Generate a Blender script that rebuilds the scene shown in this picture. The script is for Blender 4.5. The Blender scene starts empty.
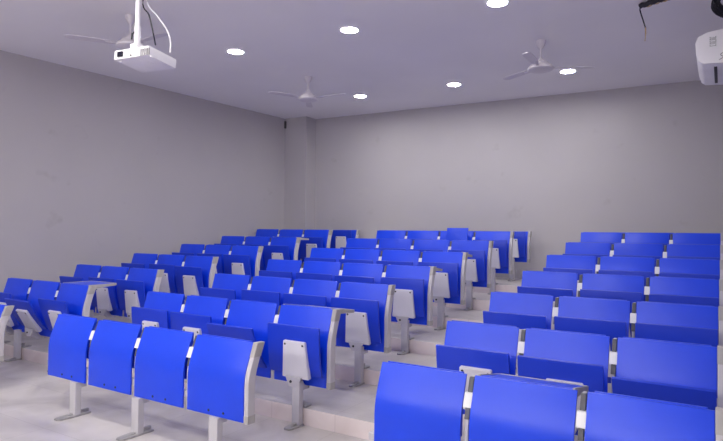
import bpy, bmesh, math, random
from mathutils import Vector, Matrix
random.seed(7)
SC = bpy.context.scene
COL = SC.collection

# ------------------------------------------------------------------ materials
def base_mat(name):
    m = bpy.data.materials.new(name); m.use_nodes = True
    nt = m.node_tree
    b = nt.nodes['Principled BSDF']
    return m, nt, b

def noise_mat(name, c1, c2, scale=4, rough=.6, detail=4, bump=0, metallic=0, spec=.5, rough_var=0):
    m, nt, b = base_mat(name)
    tc = nt.nodes.new('ShaderNodeTexCoord')
    n = nt.nodes.new('ShaderNodeTexNoise'); n.inputs['Scale'].default_value = scale; n.inputs['Detail'].default_value = detail
    r = nt.nodes.new('ShaderNodeValToRGB')
    r.color_ramp.elements[0].position = .35; r.color_ramp.elements[1].position = .65
    r.color_ramp.elements[0].color = (*c1, 1); r.color_ramp.elements[1].color = (*c2, 1)
    nt.links.new(tc.outputs['Object'], n.inputs['Vector'])
    nt.links.new(n.outputs['Fac'], r.inputs['Fac'])
    nt.links.new(r.outputs['Color'], b.inputs['Base Color'])
    b.inputs['Roughness'].default_value = rough
    b.inputs['Metallic'].default_value = metallic
    b.inputs['Specular IOR Level'].default_value = spec
    if bump:
        bp = nt.nodes.new('ShaderNodeBump'); bp.inputs['Strength'].default_value = bump; bp.inputs['Distance'].default_value = .002
        n2 = nt.nodes.new('ShaderNodeTexNoise'); n2.inputs['Scale'].default_value = 180
        nt.links.new(tc.outputs['Object'], n2.inputs['Vector'])
        nt.links.new(n2.outputs['Fac'], bp.inputs['Height']); nt.links.new(bp.outputs['Normal'], b.inputs['Normal'])
    return m

def emit_mat(name, col, strength):
    m, nt, b = base_mat(name)
    b.inputs['Base Color'].default_value = (.8, .8, .8, 1)
    b.inputs['Emission Color'].default_value = (*col, 1)
    b.inputs['Emission Strength'].default_value = strength
    n = nt.nodes.new('ShaderNodeTexNoise'); n.inputs['Scale'].default_value = 2
    return m

def tile_mat(name, c1, c2, scale, rough, tile=.6, spec=.5):
    """veined polished stone laid in large square tiles"""
    m, nt, b = base_mat(name)
    tc = nt.nodes.new('ShaderNodeTexCoord')
    n = nt.nodes.new('ShaderNodeTexNoise'); n.inputs['Scale'].default_value = scale; n.inputs['Detail'].default_value = 6; n.inputs['Distortion'].default_value = 1.2
    r = nt.nodes.new('ShaderNodeValToRGB')
    r.color_ramp.elements[0].position = .35; r.color_ramp.elements[1].position = .62
    r.color_ramp.elements[0].color = (*c1, 1); r.color_ramp.elements[1].color = (*c2, 1)
    br = nt.nodes.new('ShaderNodeTexBrick'); br.offset = 0
    br.inputs['Scale'].default_value = 1; br.inputs['Brick Width'].default_value = tile; br.inputs['Row Height'].default_value = tile
    br.inputs['Mortar Size'].default_value = .002; br.inputs['Mortar Smooth'].default_value = .3
    br.inputs['Color1'].default_value = (1, 1, 1, 1); br.inputs['Color2'].default_value = (.97, .97, .97, 1); br.inputs['Mortar'].default_value = (.72, .7, .7, 1)
    mx = nt.nodes.new('ShaderNodeMix'); mx.data_type = 'RGBA'; mx.blend_type = 'MULTIPLY'; mx.inputs[0].default_value = 1
    nt.links.new(tc.outputs['Object'], n.inputs['Vector']); nt.links.new(tc.outputs['Object'], br.inputs['Vector'])
    nt.links.new(n.outputs['Fac'], r.inputs['Fac'])
    nt.links.new(r.outputs['Color'], mx.inputs[6]); nt.links.new(br.outputs['Color'], mx.inputs[7])
    nt.links.new(mx.outputs[2], b.inputs['Base Color'])
    b.inputs['Roughness'].default_value = rough
    b.inputs['Specular IOR Level'].default_value = spec
    return m

def wall_mat(name, c, stain):
    """painted plaster: one colour, faint patches and scuffs where people lean"""
    m, nt, b = base_mat(name)
    tc = nt.nodes.new('ShaderNodeTexCoord')
    n = nt.nodes.new('ShaderNodeTexNoise'); n.inputs['Scale'].default_value = 1.3; n.inputs['Detail'].default_value = 5
    r = nt.nodes.new('ShaderNodeValToRGB')
    r.color_ramp.elements[0].position = .3; r.color_ramp.elements[1].position = .7
    r.color_ramp.elements[0].color = (*[v * .965 for v in c], 1); r.color_ramp.elements[1].color = (*c, 1)
    n2 = nt.nodes.new('ShaderNodeTexNoise'); n2.inputs['Scale'].default_value = 3.1; n2.inputs['Detail'].default_value = 3
    r2 = nt.nodes.new('ShaderNodeValToRGB')
    r2.color_ramp.elements[0].position = .66; r2.color_ramp.elements[1].position = .8
    r2.color_ramp.elements[0].color = (1, 1, 1, 1); r2.color_ramp.elements[1].color = (*stain, 1)
    mx = nt.nodes.new('ShaderNodeMix'); mx.data_type = 'RGBA'; mx.blend_type = 'MULTIPLY'; mx.inputs[0].default_value = 1
    for k in (n, n2): nt.links.new(tc.outputs['Object'], k.inputs['Vector'])
    nt.links.new(n.outputs['Fac'], r.inputs['Fac']); nt.links.new(n2.outputs['Fac'], r2.inputs['Fac'])
    nt.links.new(r.outputs['Color'], mx.inputs[6]); nt.links.new(r2.outputs['Color'], mx.inputs[7])
    nt.links.new(mx.outputs[2], b.inputs['Base Color'])
    b.inputs['Roughness'].default_value = .7; b.inputs['Specular IOR Level'].default_value = .25
    return m

M = {}
M['blue'] = noise_mat('blue_moulded_plastic', (.002, .050, .74), (.003, .056, .79), 3, rough=.34, bump=.1, spec=.5)
M['seat'] = noise_mat('deep_blue_seat_plastic', (.003, .034, .54), (.004, .038, .58), 3, rough=.45, bump=.12, spec=.5)
M['metal'] = noise_mat('light_grey_powder_coat', (.52, .50, .54), (.56, .54, .58), 6, rough=.42)
M['box'] = noise_mat('pale_grey_steel_cover', (.70, .68, .73), (.74, .72, .77), 5, rough=.45)
M['clip'] = noise_mat('white_plastic_clip', (.80, .80, .84), (.85, .85, .88), 9, rough=.4)
M['dark'] = noise_mat('dark_grey_rubber', (.03, .03, .04), (.05, .05, .06), 9, rough=.6)
M['cap'] = noise_mat('mid_grey_plastic_cap', (.25, .245, .26), (.3, .29, .31), 9, rough=.5)
M['foot'] = noise_mat('worn_grey_steel_foot', (.30, .29, .30), (.42, .41, .42), 25, rough=.4, metallic=.2)
M['screw'] = noise_mat('black_screw_head', (.015, .015, .02), (.03, .03, .03), 20, rough=.5)
M['wall'] = wall_mat('pale_lilac_grey_wall_paint', (.455, .43, .46), (.88, .86, .85))
M['ceiling'] = noise_mat('white_ceiling_paint', (.83, .81, .84), (.86, .84, .87), .8, rough=.85, spec=.2)
M['floor'] = tile_mat('polished_pale_marble_tile', (.47, .435, .43), (.62, .58, .575), 1.6, .3)
M['riser'] = tile_mat('pinkish_riser_tile', (.76, .66, .65), (.82, .73, .72), 3, .4, tile=.6)
M['white'] = noise_mat('white_enamel', (.82, .80, .85), (.87, .85, .90), 5, rough=.35)
M['fan'] = noise_mat('cream_white_fan_enamel', (.62, .58, .64), (.66, .62, .68), 5, rough=.35)
M['tan'] = noise_mat('tan_tape', (.42, .30, .18), (.5, .36, .2), 9, rough=.7)
M['black'] = noise_mat('black_cable_sheath', (.008, .008, .018), (.016, .014, .03), 30, rough=.5)
M['glass'] = noise_mat('dark_lens_glass', (.006, .006, .02), (.01, .01, .03), 9, rough=.08)
M['door'] = noise_mat('brown_door_laminate', (.16, .09, .05), (.2, .11, .06), 8, rough=.4)
M['light'] = emit_mat('lit_led_diffuser', (1.0, .985, .93), 262)
M['tube'] = emit_mat('added_fill_tube', (1.0, .985, .93), 135)

# ------------------------------------------------------------------ mesh helpers
def bm_box(bm, x0, x1, y0, y1, z0, z1, bev=0, mi=0):
    t = bmesh.new()
    v = [t.verts.new((x, y, z)) for x in (x0, x1) for y in (y0, y1) for z in (z0, z1)]
    for f in ((0, 1, 3, 2), (4, 6, 7, 5), (0, 4, 5, 1), (2, 3, 7, 6), (0, 2, 6, 4), (1, 5, 7, 3)):
        t.faces.new([v[i] for i in f])
    if bev: bmesh.ops.bevel(t, geom=t.edges[:], offset=bev, segments=2, profile=.7, affect='EDGES')
    join(bm, t, mi)

def join(bm, t, mi=0, mat=None):
    bmesh.ops.recalc_face_normals(t, faces=t.faces[:])
    if mat is not None: t.transform(mat)
    me = bpy.data.meshes.new('tmp'); t.to_mesh(me); t.free()
    n0 = len(bm.faces); bm.from_mesh(me); bpy.data.meshes.remove(me)
    bm.faces.ensure_lookup_table()
    for f in bm.faces[n0:]: f.material_index = mi

def bm_poly(bm, pts, axis, a0, a1, bev=0, mi=0, segs=2):
    """closed outline in the two other axes, pushed out along axis (0=x,1=y,2=z)"""
    t = bmesh.new()
    def P(p, a):
        l = list(p); l.insert(axis, a); return l
    A = [t.verts.new(P(p, a0)) for p in pts]; B = [t.verts.new(P(p, a1)) for p in pts]
    n = len(pts)
    t.faces.new(A); t.faces.new(B[::-1])
    for i in range(n): t.faces.new((A[i], B[i], B[(i + 1) % n], A[(i + 1) % n]))
    if bev:
        bmesh.ops.recalc_face_normals(t, faces=t.faces[:])
        ed = [e for e in t.edges if e.calc_face_angle(0) > .6]
        bmesh.ops.bevel(t, geom=ed, offset=bev, segments=segs, profile=.7, affect='EDGES')
    join(bm, t, mi)

def bm_lathe(bm, prof, c=(0, 0, 0), n=24, mi=0, mat=None, cap=True):
    t = bmesh.new(); rings = []
    for r, z in prof:
        rings.append([t.verts.new((c[0] + r * math.cos(2 * math.pi * i / n), c[1] + r * math.sin(2 * math.pi * i / n), c[2] + z)) for i in range(n)])
    for a, b in zip(rings, rings[1:]):
        for i in range(n): t.faces.new((a[i], a[(i + 1) % n], b[(i + 1) % n], b[i]))
    if cap:
        t.faces.new(rings[0][::-1]); t.faces.new(rings[-1])
    join(bm, t, mi, mat)

def bm_tube(bm, pts, r, n=8, mi=0):
    t = bmesh.new(); rings = []
    pts = [Vector(p) for p in pts]
    for i, p in enumerate(pts):
        d = (pts[min(i + 1, len(pts) - 1)] - pts[max(i - 1, 0)]).normalized()
        a = d.cross(Vector((0, 0, 1)))
        if a.length < .05: a = d.cross(Vector((0, 1, 0)))
        a.normalize(); b = d.cross(a)
        rings.append([t.verts.new(p + a * r * math.cos(2 * math.pi * k / n) + b * r * math.sin(2 * math.pi * k / n)) for k in range(n)])
    for a, b in zip(rings, rings[1:]):
        for i in range(n): t.faces.new((a[i], a[(i + 1) % n], b[(i + 1) % n], b[i]))
    t.faces.new(rings[0][::-1]); t.faces.new(rings[-1])
    join(bm, t, mi)

def smooth_path(pts, k=6):
    P = [Vector(p) for p in pts]; P = [2 * P[0] - P[1]] + P + [2 * P[-1] - P[-2]]
    out = []
    for i in range(1, len(P) - 2):
        for s in range(k):
            t = s / k
            out.append(.5 * ((2 * P[i]) + (P[i + 1] - P[i - 1]) * t + (2 * P[i - 1] - 5 * P[i] + 4 * P[i + 1] - P[i + 2]) * t * t + (3 * P[i] - P[i - 1] - 3 * P[i + 1] + P[i + 2]) * t ** 3))
    out.append(P[-2]); return out

def to_mesh(bm, name, mats, smooth=True):
    me = bpy.data.meshes.new(name); bm.to_mesh(me); bm.free()
    for m in mats: me.materials.append(M[m])
    if smooth:
        me.polygons.foreach_set('use_smooth', [True] * len(me.polygons))
        me.set_sharp_from_angle(angle=math.radians(38))
    me.update(); return me

def place(name, me, parent=None, loc=(0, 0, 0), rot=(0, 0, 0), label=None):
    o = bpy.data.objects.new(name, me); COL.objects.link(o)
    o.location = loc; o.rotation_euler = rot
    if parent: o.parent = parent
    if label: o['label'] = label
    return o

def thing(name, label, cat, loc=(0, 0, 0), rot=(0, 0, 0), group=None, mesh=None):
    o = bpy.data.objects.new(name, mesh); COL.objects.link(o)
    o.location = loc; o.rotation_euler = rot
    o['label'] = label; o['category'] = cat
    if group: o['group'] = group
    return o

def struct(name, me, label=None):
    o = place(name, me); o['kind'] = 'structure'
    return o

# ------------------------------------------------------------------ room
CEIL = 3.65
RISE, PITCH = .1265, .8667
Y2 = 3.648                      # back plane of the second row
RIS1 = 3.515                    # first riser
def lx(y): return -7.557 + (y - 3.65) * .0675     # left wall
def by(x): return 9.03 + (x + 6.69) * .05         # back wall
XR = .10                        # right wall along the seats
YD = .9                         # where the right wall turns out to the doorway
XD, YF = 1.7, -3.2
XL, YL = lx(by(-7.2)), by(-7.2)

def quad_wall(name, a, b, z0=-.1, z1=CEIL + .1, th=.15, out=1):
    """a wall slab between two plan points, thickened to the outer side"""
    a, b = Vector((*a, 0)), Vector((*b, 0)); d = (b - a).normalized(); nrm = Vector((d.y, -d.x, 0)) * out
    bm = bmesh.new()
    bm_poly(bm, [(a.x, a.y), (b.x, b.y), ((b + nrm * th).x, (b + nrm * th).y), ((a + nrm * th).x, (a + nrm * th).y)], 2, z0, z1)
    return struct(name, to_mesh(bm, name, ['wall'], False))
quad_wall('wall_left', (lx(YF), YF), (lx(9.2), 9.2), out=-1)
quad_wall('wall_back', (-7.5, by(-7.5)), (XR + .2, by(XR + .2)), out=-1)
quad_wall('wall_right', (XR, YD), (XR, by(XR)), out=1)
quad_wall('wall_right', (XR + .15, YD), (XD, YD), out=-1)
quad_wall('wall_right', (XD, YF), (XD, YD), out=1)
WX0, WX1, WZ0, WZ1 = -1.6, 1.4, 1.9, 3.35        # unseen high window added behind the camera for sheen on the right-hand backrests
bm = bmesh.new(); ya, yb_ = YF - .15, YF
for x0, x1, z0, z1 in ((lx(YF) - .1, WX0, -.1, CEIL + .1), (WX1, XD + .1, -.1, CEIL + .1), (WX0, WX1, -.1, WZ0), (WX0, WX1, WZ1, CEIL + .1)):
    bm_box(bm, x0, x1, ya, yb_, z0, z1)
struct('wall_front', to_mesh(bm, 'wall_front', ['wall'], False))
bm = bmesh.new()
for x0, x1, z0, z1 in ((WX0, WX1, WZ0, WZ0 + .05), (WX0, WX1, WZ1 - .05, WZ1), (WX0, WX0 + .05, WZ0, WZ1), (WX1 - .05, WX1, WZ0, WZ1), (-.63, -.59, WZ0, WZ1), (.38, .42, WZ0, WZ1)):
    bm_box(bm, x0, x1, YF - .10, YF - .05, z0, z1)
win = struct('added_window_1', to_mesh(bm, 'added_window_frame', ['white'], False))
gm, gnt, gb = base_mat('added_window_glass')
gt = gnt.nodes.new('ShaderNodeBsdfTransparent'); gg = gnt.nodes.new('ShaderNodeBsdfGlossy'); gg.inputs['Roughness'].default_value = .02
gx = gnt.nodes.new('ShaderNodeMixShader'); gx.inputs[0].default_value = .06
gnt.links.new(gt.outputs[0], gx.inputs[1]); gnt.links.new(gg.outputs[0], gx.inputs[2]); gnt.links.new(gx.outputs[0], gnt.nodes['Material Output'].inputs['Surface'])
M['pane'] = gm
bm = bmesh.new(); bm_box(bm, WX0 + .05, WX1 - .05, YF - .08, YF - .074, WZ0 + .05, WZ1 - .05)
place('added_window_pane', to_mesh(bm, 'added_window_pane', ['pane'], False), win)
ld = bpy.data.lights.new('added_sheen_fill', 'AREA'); ld.shape = 'RECTANGLE'; ld.size = WX1 - WX0; ld.size_y = WZ1 - WZ0; ld.energy = 75; ld.color = (1, .97, .95)  # area lamp added outside the unseen pane, puts a gloss on the blue panels
lo = bpy.data.objects.new('added_sheen_fill', ld); COL.objects.link(lo); lo.location = ((WX0 + WX1) / 2, YF - .18, (WZ0 + WZ1) / 2); lo.rotation_euler = (math.radians(90), 0, math.radians(0))
bm = bmesh.new()
bm_poly(bm, [(-7.4, 8.72), (-6.70, 8.72), (-6.70, by(-6.7) + .05), (-7.4, by(-7.4) + .05)], 2, 0, CEIL, bev=0)
struct('wall_column', to_mesh(bm, 'wall_column', ['wall'], False))
bm = bmesh.new(); bm_box(bm, -8.3, XD + .2, YF - .2, 9.7, CEIL, CEIL + .12)
struct('ceiling', to_mesh(bm, 'ceiling', ['ceiling'], False))
# stepped floor: ground plane plus six treads
bm = bmesh.new()
prof = [(YF - .1, 0), (RIS1, 0)]
for k in range(6):
    y = RIS1 + k * PITCH
    prof += [(y, (k + 1) * RISE), (y + PITCH if k < 5 else 9.6, (k + 1) * RISE)]
prof += [(9.6, -.12), (YF - .1, -.12)]
bm_poly(bm, prof, 0, -8.3, XD + .1)
bm.faces.ensure_lookup_table()
for f in bm.faces:
    f.normal_update()
    if abs(f.normal.y) > .9 and f.calc_center_median().z > 0: f.material_index = 1
struct('floor', to_mesh(bm, 'floor', ['floor', 'riser'], False))
# door in the front right alcove (behind the camera)
bm = bmesh.new(); bm_box(bm, XD - .04, XD, -1.3, -.3, 0, 2.1, .006)
door = struct('door_1', to_mesh(bm, 'door', ['door']))
bm = bmesh.new()
bm_box(bm, XD - .06, XD, -1.4, -1.3, 0, 2.2, .005); bm_box(bm, XD - .06, XD, -.3, -.2, 0, 2.2, .005); bm_box(bm, XD - .06, XD, -1.3, -.3, 2.1, 2.2, .005)
place('door_frame', to_mesh(bm, 'door_frame', ['white']), door)
bm = bmesh.new(); bm_tube(bm, [(XD - .04, -.4, 1.02), (XD - .1, -.4, 1.02), (XD - .1, -.52, 1.02)], .011, 10)
place('door_handle', to_mesh(bm, 'door_handle', ['foot']), door)

# ------------------------------------------------------------------ bench parts (row origin: right end, backrest top plane, level of the row's floor)
GAP = .044
def profile(zb, zbend, zt, D, n=7):
    """front line of the moulded panel, bottom to top: upright, then a soft bend leaning back"""
    P = [(-D, zb), (-D, zbend - .07)]
    for i in range(1, n):
        t = i / n
        a, b, c = Vector((-D, zbend - .07)), Vector((-D, zbend)), Vector((-D + D * .07 / (zt - zbend), zbend + .07))
        q = a * (1 - t) ** 2 + b * 2 * t * (1 - t) + c * t * t
        P.append((q.x, q.y))
    P += [(-D + D * .07 / (zt - zbend), zbend + .07), (0, zt)]
    return P
PROF = {'bench': profile(.282, .625, .8645, .072), 'desk': profile(.263, .545, .7476, .079), 'last': profile(.282, .56, .748, .06)}
def ribbon(P, f, b):
    """outline made of the profile shifted by f (front) and by b (back)"""
    return [(y + f, z) for y, z in P] + [(y + b, z) for y, z in reversed(P)]
CACHE = {}
def cached(key, fn):
    if key not in CACHE: CACHE[key] = fn()
    return CACHE[key]

def backrest_mesh(kind, w):
    def fn():
        bm = bmesh.new(); bm_poly(bm, ribbon(PROF[kind], 0, .013), 0, 0, w, bev=.0035)
        return to_mesh(bm, 'backrest', ['blue'])
    return cached(('back', kind, w), fn)
def rail_mesh(kind, end):
    def fn():
        bm = bmesh.new(); P = PROF[kind]
        f, b, w = {1: (.002, .062, .034), 2: (.014, .062, .03), 0: (.018, .058, .017)}[end]
        P = [(P[0][0], P[0][1] - (.004 if end == 1 else -.004))] + P[1:-1] + [(P[-1][0], P[-1][1] - (.0 if end == 1 else .012))]
        bm_poly(bm, ribbon(P, f, b), 0, -w / 2, w / 2, bev=.003)
        return to_mesh(bm, 'side_rail', ['metal'])
    return cached(('rail', kind, end), fn)
def on_prof(kind, z):
    P = PROF[kind]
    for (y0, z0), (y1, z1) in zip(P, P[1:]):
        if z0 <= z <= z1: return y0 + (y1 - y0) * (z - z0) / (z1 - z0)
    return P[-1][0]
def gapcover_mesh(kind, i):
    def fn():
        bm = bmesh.new(); zt = PROF[kind][-1][1]
        z1, z0, f, w, m = ((.082, .012, .014, .012, 'gapdark'), (.148, .082, -.001, .0205, 'clip'), (.205, .148, .012, .012, 'gapdark'))[i]
        ya, yb = on_prof(kind, zt - z1), on_prof(kind, zt - z0)
        bm_poly(bm, [(ya + f, zt - z1), (yb + f, zt - z0), (yb + .03, zt - z0), (ya + .03, zt - z1)], 0, -w, w, bev=.002)
        return to_mesh(bm, 'gap_cover', [m])
    return cached(('clip', kind, i), fn)
M['gapdark'] = noise_mat('dark_grey_gap_strip', (.07, .07, .09), (.11, .11, .13), 9, rough=.5)
def cap_mesh(kind):
    def fn():
        bm = bmesh.new(); zt = PROF[kind][-1][1]; zb = PROF[kind][0][1]
        ya = on_prof(kind, zt - .085)
        bm_poly(bm, [(ya - .001, zt - .085), (.0, zt + .003), (.068, zt + .001), (ya + .066, zt - .085)], 0, -.0185, .0185, bev=.003, mi=0)
        return to_mesh(bm, 'rail_cap', ['cap2'])
    return cached(('cap', kind), fn)
def plug_mesh(kind):
    def fn():
        bm = bmesh.new(); y, zb = PROF[kind][0]
        bm_box(bm, -.0185, .0185, y, y + .066, zb - .006, zb + .045, .003)
        return to_mesh(bm, 'rail_end_plug', ['cap2'])
    return cached(('plug', kind), fn)
M['cap2'] = noise_mat('warm_grey_plastic_cap', (.38, .36, .36), (.44, .42, .42), 9, rough=.5)
def seat_mesh(w):
    """tip-up seat, pivot line at the origin, folded up along +z; back of the board towards -y"""
    def fn():
        bm = bmesh.new()
        P = [(-.012, -.03), (-.020, .05), (-.020, .16), (-.014, .26), (-.004, .345)]
        bm_poly(bm, [(y, z) for y, z in P] + [(y + .018, z) for y, z in reversed(P)], 0, -w / 2, w / 2, bev=.005)
        return to_mesh(bm, 'seat', ['seat'])
    return cached(('seat', w), fn)
def cover_mesh():
    def fn():
        bm = bmesh.new()
        # tapered folded-steel cover: narrower at its top edge
        t = bmesh.new(); v = []
        for (x, y, z) in ((-.125, -.052, -.045), (.125, -.052, -.045), (.102, -.040, .235), (-.102, -.040, .235)):
            v.append(t.verts.new((x, y, z)))
        for (x, y, z) in ((-.125, -.014, -.045), (.125, -.014, -.045), (.102, -.012, .235), (-.102, -.012, .235)):
            v.append(t.verts.new((x, y, z)))
        for f in ((0, 1, 2, 3), (7, 6, 5, 4), (0, 4, 5, 1), (1, 5, 6, 2), (2, 6, 7, 3), (3, 7, 4, 0)): t.faces.new([v[i] for i in f])
        bmesh.ops.bevel(t, geom=t.edges[:], offset=.004, segments=2, affect='EDGES'); join(bm, t, 0)
        return to_mesh(bm, 'seat_cover', ['box'])
    return cached('cover', fn)
def hinge_mesh():
    def fn():
        bm = bmesh.new()
        bm_poly(bm, [(-.075, .365), (.075, .365), (.038, .29), (-.038, .29)], 1, -.198, -.178, bev=.003)
        bm_poly(bm, [(-.18, .30), (-.18, .35), (-.12, .35), (-.07, .275), (-.02, .275), (-.02, .245), (-.10, .245)], 0, -.02, .02, bev=.002)
        bm_box(bm, -.02, .02, -.035, -.015, .245, .37, .002)
        bm_lathe(bm, [(.011, 0), (.009, .006)], n=12, mi=1, mat=Matrix.Translation((-.02, -.198, .328)) @ Matrix.Rotation(math.pi / 2, 4, 'X'))
        return to_mesh(bm, 'seat_hinge', ['metal', 'screw'])
    return cached('hinge', fn)
def leg_mesh(kind):
    def fn():
        bm = bmesh.new()
        if kind == 'desk':
            bm_box(bm, -.038, .038, -.104, -.056, .004, .2625, .002)
            bm_poly(bm, [(-.09, .215), (-.09, .252), (-.06, .252), (-.03, .345), (.01, .345), (.0, .215)], 0, -.02, .02, bev=.002)
        else: bm_box(bm, -.034, .034, -.196, -.146, .004, .33, .005)
        return to_mesh(bm, 'leg', ['metal'])
    return cached(('leg', kind), fn)
def foot_mesh(kind):
    def fn():
        bm = bmesh.new()
        def plate(y0, y1, z):
            w = .042
            bm_poly(bm, [(-w * .5, y0), (w * .5, y0), (w * .8, y0 + .02), (w, y0 + .09), (w, y1), (-w, y1), (-w, y0 + .09), (-w * .8, y0 + .02)], 2, z, z + .013, bev=.003)
            bm_poly(bm, [(y0 + .03, z + .012), (y1, z + .012), (y1, z + .035), (y1 - .03, z + .035)], 0, -.012, .012, bev=.002)
        if kind == 'desk': plate(-.235, .03, 0)
        elif kind == 'bench': plate(-.30, -.142, 0)
        else:
            bm_poly(bm, [(-.042, -.128), (.042, -.128), (.040, -.05), (.028, -.03), (-.028, -.03), (-.040, -.05)], 2, RISE, RISE + .013, bev=.003)
            bm_box(bm, -.02, .02, -.150, -.10, RISE + .012, RISE + .045, .003)
        return to_mesh(bm, 'foot_plate', ['foot'])
    return cached(('foot', kind), fn)
def beam_mesh(kind, L):
    def fn():
        bm = bmesh.new(); y = PROF[kind][0][0]
        bm_box(bm, -L, .03, y + .016, y + .056, .335, .375, .003)
        return to_mesh(bm, 'beam', ['metal'])
    return cached(('beam', kind, L), fn)
def tablet_mesh(w):
    """writing tablet, hinge edge at the origin, lying out along +y"""
    def fn():
        bm = bmesh.new(); bm_box(bm, 0, w, .004, .325, -.009, .009, .004)
        return to_mesh(bm, 'writing_tablet', ['blue'])
    return cached(('tab', w), fn)
def tablet_arm_mesh(w):
    def fn():
        bm = bmesh.new()
        for x in (-.012, w + .002):
            bm_poly(bm, [(-.01, -.03), (.0, .012), (.32, .012), (.32, -.012), (.05, -.03), (.0, -.075)], 0, x, x + .010, bev=.0015)
        bm_box(bm, -.004, w + .004, .321, .329, -.012, .013, .002)
        return to_mesh(bm, 'tablet_arm', ['cap2'])
    return cached(('tabarm', w), fn)
def screw_mesh():
    def fn():
        bm = bmesh.new(); bm_lathe(bm, [(.0085, 0), (.0085, .002), (.006, .004)], n=12)
        bm.transform(Matrix.Rotation(math.pi / 2, 4, 'X')); return to_mesh(bm, 'screw', ['screw'])
    return cached('screw', fn)

def bench(name, label, cat, group, kind, x_end, y, z, n, S, legs, tilts=None, open_tabs=None):
    """one linked row: panels, rails, seats and legs all bolted to one beam"""
    t = thing(name, label, cat, (x_end, y, z), group=group)
    w = round(S - GAP, 4); zt = PROF[kind][-1][1]
    for j in range(n):
        x0 = -(n - j) * S + GAP
        b = place('backrest' if kind != 'desk' else 'front_panel', backrest_mesh(kind, w), t, (x0, 0, 0))
        if kind == 'desk':
            for dx in (.40, .66):
                place('screw', screw_mesh(), b, (w * dx, PROF[kind][0][0], .263 + .03))
        if kind != 'desk':
            a = (tilts or {}).get(j, random.uniform(7, 15))
            s = place('seat', seat_mesh(round(w - .012, 4)), t, (x0 + w / 2 + .006, -.125, .40), (math.radians(a), 0, 0))
            place('seat_cover', cover_mesh(), s, (.03, 0, 0), label='pale grey tapered cover plate')
            for sx in (-.053, .113): place('cover_screw', screw_mesh(), s, (sx, -.0415, .212))
            place('seat_hinge', hinge_mesh(), t, (x0 + w / 2 + .036, 0, 0))
        if kind != 'last':
            tw = round(w - .05, 4)
            if open_tabs and j in open_tabs:
                tb = place('writing_tablet', tablet_mesh(tw), t, (x0 + .025, .014, zt - .006), (-math.radians(open_tabs[j]), 0, 0))
                place('tablet_arm', tablet_arm_mesh(tw), tb)
            else:
                tb = place('writing_tablet', tablet_mesh(tw), t, (x0 + .025, .026, zt + .008), (-math.radians(94), 0, 0))
    for j in range(n + 1):
        end = 2 if j == 0 else 1 if j == n else 0
        x = -n * S + GAP + .018 if j == 0 else -(n - j) * S + GAP / 2 + .003 if j < n else .020
        r = place('side_rail', rail_mesh(kind, end), t, (x, 0, 0))
        if end == 1:
            place('rail_cap', cap_mesh(kind), r, label='darker grey plastic end cap')
            place('rail_end_plug', plug_mesh(kind), r)
        elif not end:
            place('gap_cover', gapcover_mesh(kind, 0), r, label='dark cover strip')
            place('gap_clip', gapcover_mesh(kind, 1), r, label='white plastic clip')
            place('gap_cover', gapcover_mesh(kind, 2), r, label='dark cover strip')
    place('beam', beam_mesh(kind, round(n * S, 3)), t)
    for lxx in legs:
        l = place('leg', leg_mesh('desk' if kind == 'desk' else 'bench'), t, (-lxx, 0, 0))
        place('foot_plate', foot_mesh('desk' if kind == 'desk' else 'bench'), l)
        if kind != 'desk': place('rear_foot_plate', foot_mesh('rear'), l)
    return t

XM, XLW, XRB = -2.5272, -5.6255, -.030
ORD = {1: 'front', 2: 'second', 3: 'third', 4: 'fourth', 5: 'fifth', 6: 'sixth', 7: 'seventh', 8: 'rearmost'}
EXTRA = {
 ('M', 2): 'blue four-seat bench with right writing tablet open, directly behind the middle front desk',
 ('M', 3): 'blue four-seat bench in the middle block, third row from the front',
 ('M', 4): 'blue four-seat bench in the middle block, fourth row from the front',
 ('M', 5): 'blue four-seat bench in the middle block, fifth row from the front',
 ('M', 6): 'blue four-seat bench in the middle block, third row from the back wall',
 ('M', 7): 'blue four-seat bench in the middle block with a loose board leaning on it',
 ('M', 8): 'low-backed blue bench in the middle block, last row against the back wall',
 ('L', 2): 'blue three-seat bench beside the left wall, second row, tablet open at its aisle end',
 ('L', 3): 'blue three-seat bench beside the left wall, third row from the front',
 ('L', 4): 'blue three-seat bench beside the left wall, fourth row from the front',
 ('L', 5): 'blue three-seat bench beside the left wall, fifth row from the front',
 ('L', 6): 'blue three-seat bench by the left wall, sixth row, open tablet sticking out behind',
 ('L', 7): 'blue three-seat bench by the left wall, seventh row, backs highest against the corner column',
 ('L', 8): 'short two-seat blue bench at the back beside the corner column',
 ('R', 2): 'blue three-seat bench directly behind the right-hand front desk, second row',
 ('R', 3): 'blue three-seat bench on the right side, third row from the front',
 ('R', 4): 'blue three-seat bench on the right side, fourth row from the front',
 ('R', 5): 'blue three-seat bench on the right side, fifth row from the front',
 ('R', 6): 'blue three-seat bench on the right side, third row from the back wall',
 ('R', 7): 'blue three-seat bench on the right side, second to last row',
 ('R', 8): 'low-backed blue three-seat bench on the right side, last row by the back wall',
}
GR = {'M': 'lecture benches in the middle block', 'L': 'lecture benches along the left wall', 'R': 'lecture benches on the right side'}
Y1 = 2.7714
bench('front_desk', 'low blue four-panel front desk, nearest row of the middle block', 'desk', 'front desks', 'desk', XM, Y1, 0, 4, .55, (.235, 1.01, 1.765))
bench('front_desk', 'blue front desk cut off by the left edge of the photo', 'desk', 'front desks', 'desk', XLW + .09, Y1, 0, 3, .55, (.165, .83, 1.48))
bench('front_desk', 'big blue three-panel front desk at the lower right, nearest the camera', 'desk', 'front desks', 'desk', XRB, Y1, 0, 3, .533, (.165, .80, 1.40), open_tabs={1: 10.5})
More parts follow.
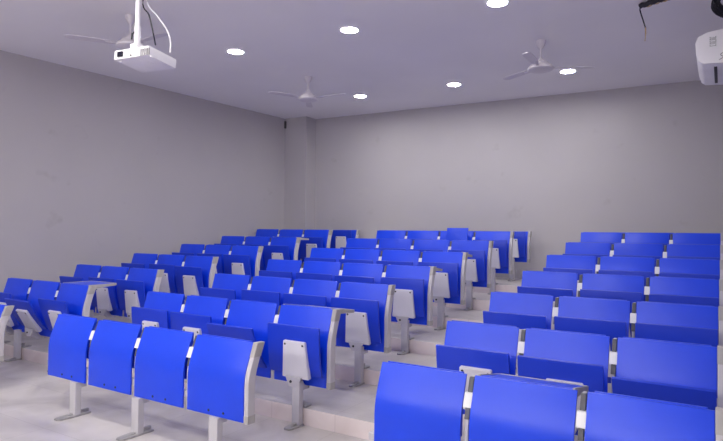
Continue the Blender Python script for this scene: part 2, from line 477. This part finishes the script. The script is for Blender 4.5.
TILT = {('M', 2): {0: 10, 1: 12, 2: 29, 3: 8}, ('M', 3): {0: 16, 1: 9, 2: 10, 3: 9}, ('M', 4): {3: 4, 2: 12}, ('M', 5): {3: 3}, ('M', 7): {3: 4, 2: 10}, ('M', 8): {3: 3}, ('M', 6): {3: 4},
        ('L', 2): {0: 18, 1: 34, 2: 22}, ('R', 2): {0: 13, 1: 15, 2: 31}, ('L', 3): {0: 20, 1: 12, 2: 12}}
OPEN = {('M', 2): {3: 7.6}, ('L', 2): {2: 0}, ('L', 6): {2: 4}, ('M', 4): {3: 8}, ('M', 5): {3: 8}}
for k in range(2, 9):
    y = Y2 + (k - 2) * PITCH; z = (k - 2) * RISE; kind = 'last' if k == 8 else 'bench'
    for blk, xe, n, S in (('L', XLW, 3, .55), ('M', XM, 4, .55), ('R', XRB, 3, .533)):
        legs = (.19, .93, 1.65) if n == 4 else (.19, 1.03, 1.48)
        if blk == 'L' and k == 8: n, legs = 2, (.19, .90)
        bench('lecture_bench', EXTRA[(blk, k)], 'bench', GR[blk], kind, xe, y, z, n, S, legs, TILT.get((blk, k)), OPEN.get((blk, k)))

# loose board leaning on the seventh middle bench
bm = bmesh.new(); bm_box(bm, -.165, .165, -.008, .008, 0, .36, .004)
zb7 = 5 * RISE
thing('loose_board', 'small loose blue board leaning on a middle bench near the back wall', 'board', (-3.245, Y2 + 5 * PITCH - .245, 1.19), (math.radians(-12), 0, math.radians(-3)), mesh=to_mesh(bm, 'loose_board', ['blue']))

# ------------------------------------------------------------------ recessed downlights
def light_meshes():
    bm = bmesh.new(); bm_lathe(bm, [(.088, -.001), (.108, -.001), (.110, -.006), (.104, -.010), (.092, -.009), (.088, -.004)], n=32, cap=False)
    ring = to_mesh(bm, 'trim_ring', ['white'])
    bm = bmesh.new(); bm_lathe(bm, [(.091, -.001), (.091, -.006), (.06, -.0075), (.001, -.008)], n=32)
    return ring, to_mesh(bm, 'diffuser', ['light'])
ring, diff = light_meshes()
LT = [(-5.05, 5.14, 'lit round ceiling light over the left seats, between projector and middle fan'),
      (-3.43, 5.20, 'lit round ceiling light near the top, midway between projector and topmost light'),
      (-1.81, 5.28, 'lit round ceiling light cut by the top edge of the photo'),
      (-4.94, 7.83, 'lit round ceiling light just right of the middle ceiling fan'),
      (-3.35, 7.88, 'lit round ceiling light near the back wall, middle of its row'),
      (-1.76, 7.98, 'lit round ceiling light just right of the right-hand ceiling fan'),
      (-6.6, 2.45, 'lit round ceiling light in front left, outside the photo'),
      (-5.15, 1.9, 'added unseen round ceiling light ahead of the projector, outside the photo'),  # from here on: unseen lights added to fill the front of the room
      (-3.45, 1.9, 'added unseen round ceiling light above the middle front desk, outside the photo'),
      (-1.85, 1.95, 'added unseen round ceiling light above the right front desk, outside the photo'),
      (-5.2, -.4, 'added unseen round ceiling light over the open floor on the left, behind the camera'),
      (-3.5, -.4, 'added unseen round ceiling light over the middle of the open floor, behind the camera'),
      (-1.8, -.4, 'added unseen round ceiling light over the open floor nearest the camera, behind it')]
for x, y, lab in LT:
    if x == -6.6: continue
    t = thing('ceiling_light', lab, 'ceiling light', (x, y, CEIL), group='round recessed ceiling lights')
    place('trim_ring', ring, t); place('diffuser', diff, t)

# unseen tube battens added on the front wall to brighten ceiling and panel fronts
for x, lab in ((-5.6, 'unseen tube batten added for fill on the front wall, far left end'), (-3.9, 'unseen tube batten added for fill on the front wall, left of centre'), (-2.2, 'unseen tube batten added for fill on the front wall, nearest the added window')):
    t = thing('added_batten_light', lab, 'added fill light', (x, YF, 2.75), group='added fill battens on the front wall')
    bm = bmesh.new(); bm_box(bm, -.62, .62, 0, .05, -.035, .035, .006); place('housing', to_mesh(bm, 'housing', ['white']), t)
    bm = bmesh.new(); bm_tube(bm, [(-.58, .085, 0), (.58, .085, 0)], .03, 12); place('tube', to_mesh(bm, 'tube', ['tube']), t)

# ------------------------------------------------------------------ ceiling fans
def make_fan(x, y, rot, label):
    t = thing('ceiling_fan', label, 'fan', (x, y, CEIL), (0, 0, math.radians(rot)), group='white ceiling fans')
    def fc():
        bm = bmesh.new(); bm_lathe(bm, [(.055, 0), (.058, -.015), (.045, -.05), (.024, -.085), (.014, -.095)], n=24); return to_mesh(bm, 'canopy', ['fan'])
    def fr():
        bm = bmesh.new(); bm_lathe(bm, [(.012, -.09), (.012, -.18), (.022, -.20), (.045, -.225), (.065, -.25)], n=20); return to_mesh(bm, 'down_rod', ['fan'])
    def fm():
        bm = bmesh.new()
        bm_lathe(bm, [(.05, -.235), (.085, -.25), (.09, -.27), (.12, -.282), (.142, -.31), (.14, -.325), (.12, -.338), (.03, -.345), (.001, -.345)], n=32)
        return to_mesh(bm, 'motor', ['fan'])
    def fb():
        bm = bmesh.new()
        N = 10; t_ = bmesh.new(); rows = []
        for i in range(N + 1):
            r = .19 + (.60 - .19) * i / N; w = .036 + .012 * math.sin(i / N * math.pi * .6) - (.02 if i == N else 0)
            tw = math.radians(10 - 4 * i / N)
            rows.append([t_.verts.new((r, s * w * math.cos(tw), -.30 + s * w * math.sin(tw) + h)) for s, h in ((-1, .002), (1, .002), (1, -.002), (-1, -.002))])
        for a, b in zip(rows, rows[1:]):
            for k in range(4): t_.faces.new((a[k], a[(k + 1) % 4], b[(k + 1) % 4], b[k]))
        t_.faces.new(rows[0]); t_.faces.new(rows[-1][::-1]); join(bm, t_)
        bm_box(bm, .11, .24, -.022, .022, -.31, -.302, .002)
        return to_mesh(bm, 'blade', ['fan'])
    place('canopy', cached('canopy', fc), t); place('down_rod', cached('rod', fr), t); place('motor', cached('motor', fm), t)
    for k in range(3): place('blade', cached('blade', fb), t, rot=(0, 0, k * 2 * math.pi / 3))
make_fan(-5.15, 3.74, 236, 'white ceiling fan half hidden behind the projector')
make_fan(-4.98, 6.51, 5, 'white ceiling fan in the middle, before the corner column')
make_fan(-1.75, 6.59, 30, 'white ceiling fan on the right, above the middle of the back wall')

# ------------------------------------------------------------------ projector
PJ = Vector((-3.825, 2.91, 2.75)); PR = math.radians(7)
t = thing('projector', 'white projector hanging from the ceiling pole at the upper left', 'projector', PJ, (0, 0, PR), group=None)
bm = bmesh.new()
bm_box(bm, -.195, .160, -.13, .17, .002, .080, .018)
bm_lathe(bm, [(.05, 0), (.052, .004), (.05, .008)], c=(.02, .0, 0), n=28)
for sx in (-.16, .16): bm_lathe(bm, [(.012, -.006), (.012, .006)], c=(sx, -.09, 0), n=12)
place('casing', to_mesh(bm, 'casing', ['white']), t, rot=(math.radians(-5), 0, 0))
bm = bmesh.new()
bm_box(bm, -.150, -.095, -.136, -.12, .032, .072, .004, mi=0)
place('lens', to_mesh(bm, 'lens', ['glass']), t, label='square dark lens window')
bm = bmesh.new()
for i in range(5): bm_box(bm, .085 + i * .02, .095 + i * .02, -.133, -.125, .016, .066, .001)
place('air_vent', to_mesh(bm, 'air_vent', ['cap']), t, label='grey slotted air vent')
bm = bmesh.new()
bm_box(bm, -.16, -.08, -.10, .02, .077, .084, .003); bm_lathe(bm, [(.012, 0), (.012, .01)], c=(-.12, -.06, .082), n=14)
place('focus_panel', to_mesh(bm, 'focus_panel', ['white']), t)
bm = bmesh.new()
bm_lathe(bm, [(.007, 0), (.007, .003)], n=10, mat=Matrix.Translation((-.01, -.131, .03)) @ Matrix.Rotation(math.pi / 2, 4, 'X'))
place('sensor', to_mesh(bm, 'sensor', ['screw']), t)
bm = bmesh.new()
bm_box(bm, -.145, -.025, -.06, .06, .076, .09, .003); bm_box(bm, -.122, -.048, -.037, .037, .088, .16, .006)
for a in (45, 135, 225, 315):
    c, s = math.cos(math.radians(a)), math.sin(math.radians(a)); bm_tube(bm, [(c * .04 - .085, s * .04, .09), (c * .11 - .075, s * .11, .082)], .008, 8)
place('mount_bracket', to_mesh(bm, 'mount_bracket', ['white']), t)
bm = bmesh.new(); bm_tube(bm, [(-.085, 0, .12), (-.085, 0, .30)], .024, 18); bm_tube(bm, [(-.085, 0, .28), (-.085, 0, CEIL - 2.75)], .020, 18)
bm_lathe(bm, [(.06, 0), (.06, -.012), (.024, -.02)], c=(-.085, 0, CEIL - 2.75), n=20)
pole = place('pole', to_mesh(bm, 'pole', ['white']), t)
bm = bmesh.new()
bm_tube(bm, [(-.108, -.01, .26), (-.118, -.02, .245), (-.122, -.022, .20)], .007, 8)
place('clamp_screw', to_mesh(bm, 'clamp_screw', ['dark']), pole, label='small dark clamp screw')
def cable(name, label, pts, r, mat):
    bm = bmesh.new(); bm_tube(bm, smooth_path(pts), r, 8)
    return thing(name, label, 'cable', mesh=to_mesh(bm, name, [mat]))
# ------------------------------------------------------------------ camera maths (measured from the photograph's vanishing points)
F = Vector((-.52938419, .84810014, .0218754)); R = Vector((.84838163, .5292379, .01248385)); U = Vector((.000989735, -.02516745, .99968276)); FPX = 579.95
CAMZ = 1.45
def aty(u, v, y):
    d = F + R * ((u - 361.5) / FPX) - U * ((v - 220.5) / FPX); d = d * (y / d.y); return (d.x, d.y, d.z + CAMZ)
def atz(u, v, z):
    d = F + R * ((u - 361.5) / FPX) - U * ((v - 220.5) / FPX); d = d * ((z - CAMZ) / d.z); return (d.x, d.y, d.z + CAMZ)
cable('power_cable', 'black cable hanging from the ceiling down to the projector', [(-3.77, 2.96, CEIL), aty(143, 0, 2.97), aty(149, 15, 2.97), aty(153, 32, 2.98), aty(155.5, 45, 2.98)], .0055, 'black')
cable('video_cable', 'white cable looping from the ceiling down to the projector rear', [(-3.73, 2.98, CEIL), aty(147, -2, 3.0), aty(158, 17, 3.02), aty(167, 30, 3.03), aty(170.5, 42, 3.01), aty(170, 53, 2.97)], .006, 'white')

# ------------------------------------------------------------------ air conditioner on the right wall
t = thing('air_conditioner', 'white split air conditioner high on the right wall, cut by the photo edge', 'air conditioner', (XR, 5.9, 2.97))
bm = bmesh.new()
P = [(0, .005), (-.10, .0), (-.25, .012), (-.285, .04), (-.305, .10), (-.31, .20), (-.29, .255), (-.22, .285), (-.10, .30), (0, .30)]
bm_poly(bm, P, 1, .0, .86, bev=.006)
place('casing', to_mesh(bm, 'casing', ['white']), t)
bm = bmesh.new(); bm_box(bm, -.17, -.145, .12, .74, -.003, .006, .001)
place('air_outlet', to_mesh(bm, 'air_outlet', ['black']), t, label='long black outlet slot')
bm = bmesh.new(); bm_box(bm, -.205, -.145, -.001, .003, .14, .245, .001)
plate = place('badge', to_mesh(bm, 'badge', ['clip']), t)
bm = bmesh.new()
for i in range(5):
    z = .157 + i * .018
    bm_box(bm, -.200, -.152, -.004, -.001, z, z + .003); bm_box(bm, -.200, -.195, -.004, -.001, z, z + .011)
    if i % 2: bm_box(bm, -.200, -.152, -.004, -.001, z + .009, z + .012)
    else: bm_box(bm, -.157, -.152, -.004, -.001, z, z + .011)
place('badge_mark', to_mesh(bm, 'badge_mark', ['cap']), t)
bm = bmesh.new(); bm_tube(bm, smooth_path([(-.13, -.001, .03), (-.10, -.001, .05), (-.12, -.001, .075), (-.09, -.001, .09), (-.10, -.001, .06)], 5), .003, 6)
place('swirl_mark', to_mesh(bm, 'swirl_mark', ['cap']), t)

# ------------------------------------------------------------------ loose wiring near the ceiling on the right
bm = bmesh.new()
a = Vector((-.665, 5.98, CEIL - .028)); b = Vector((-.17, 5.92, CEIL - .02))
pts = [a + (b - a) * i / 24 + Vector((0, -.06 * math.sin(i / 24 * 3.1), .006 * math.sin(i * 1.9))) for i in range(25)]
bm_tube(bm, pts, .024, 12)
t = thing('conduit', 'thick black cable run taped along the ceiling at the upper right', 'cable', mesh=to_mesh(bm, 'conduit', ['black']))
bm = bmesh.new(); bm_tube(bm, [p + Vector((.03, -.004, -.022)) for p in pts[1:-8]], .006, 8)
place('tape_edge', to_mesh(bm, 'tape_edge', ['tan']), t, label='tan tape edge')
bm = bmesh.new(); bm_tube(bm, smooth_path([(-.655, 5.98, CEIL - .03), aty(640, 10, 5.98), aty(643, 20, 5.98), aty(645.5, 28, 5.98)]), .006, 8)
place('loose_wire', to_mesh(bm, 'loose_wire', ['black']), t)
bm = bmesh.new(); bm_tube(bm, [aty(645.5, 27.5, 5.98), aty(645.6, 34, 5.98), aty(645, 41, 5.98)], .006, 8)
place('wire_end', to_mesh(bm, 'wire_end', ['tan']), t, label='tan bare wire end')
bm = bmesh.new()
c = Vector((.005, 5.95, 3.515)); rr = random.Random(3)
for k in range(16):
    ph, r1, tlt = rr.uniform(0, 6), rr.uniform(.045, .085), rr.uniform(-.8, .8)
    off = Vector((rr.uniform(-.015, .015), rr.uniform(-.03, .03), rr.uniform(-.02, .03)))
    ring_pts = []
    for i in range(25):
        a_ = 2 * math.pi * i / 24 + ph
        ring_pts.append(c + off + Vector((r1 * math.cos(a_), r1 * .5 * math.sin(a_) * math.sin(tlt) + .02 * math.sin(3 * a_), 1.25 * r1 * math.sin(a_))))
    bm_tube(bm, ring_pts, .0085, 6)
bm_tube(bm, [c + Vector((0, 0, .05)), c + Vector((0, 0, .2))], .012, 8)
thing('cable_bundle', 'tangled black cable bundle hanging above the air conditioner', 'cable bundle', mesh=to_mesh(bm, 'cable_bundle', ['black']))
# dark spot of a clip at the top of the corner column
bm = bmesh.new(); bm_box(bm, -7.215, -7.185, 8.69, 8.72, 3.46, 3.60, .004)
thing('wall_clip', 'tiny dark clip at the ceiling corner beside the column', 'clip', mesh=to_mesh(bm, 'wall_clip', ['dark']))

# ------------------------------------------------------------------ world, camera, view
w = bpy.data.worlds.new('World'); SC.world = w; w.use_nodes = True
w.node_tree.nodes['Background'].inputs[0].default_value = (.5, .5, .6, 1)
w.node_tree.nodes['Background'].inputs[1].default_value = .1
cd = bpy.data.cameras.new('camera'); cam = bpy.data.objects.new('camera', cd); COL.objects.link(cam)
cd.sensor_width = 36; cd.lens = FPX / 723 * 36; cd.clip_start = .02
m = Matrix((R, U, -F)).transposed().to_4x4(); m.translation = (0, 0, CAMZ); cam.matrix_world = m
SC.camera = cam
SC.view_settings.view_transform = 'Standard'; SC.view_settings.look = 'None'
SC.view_settings.gamma = 1; SC.view_settings.use_curve_mapping = False
SC.view_settings.exposure = 0
SC.cycles.use_denoising = True
SC.cycles.max_bounces = 10; SC.cycles.diffuse_bounces = 7
SC.cycles.sample_clamp_indirect = 6
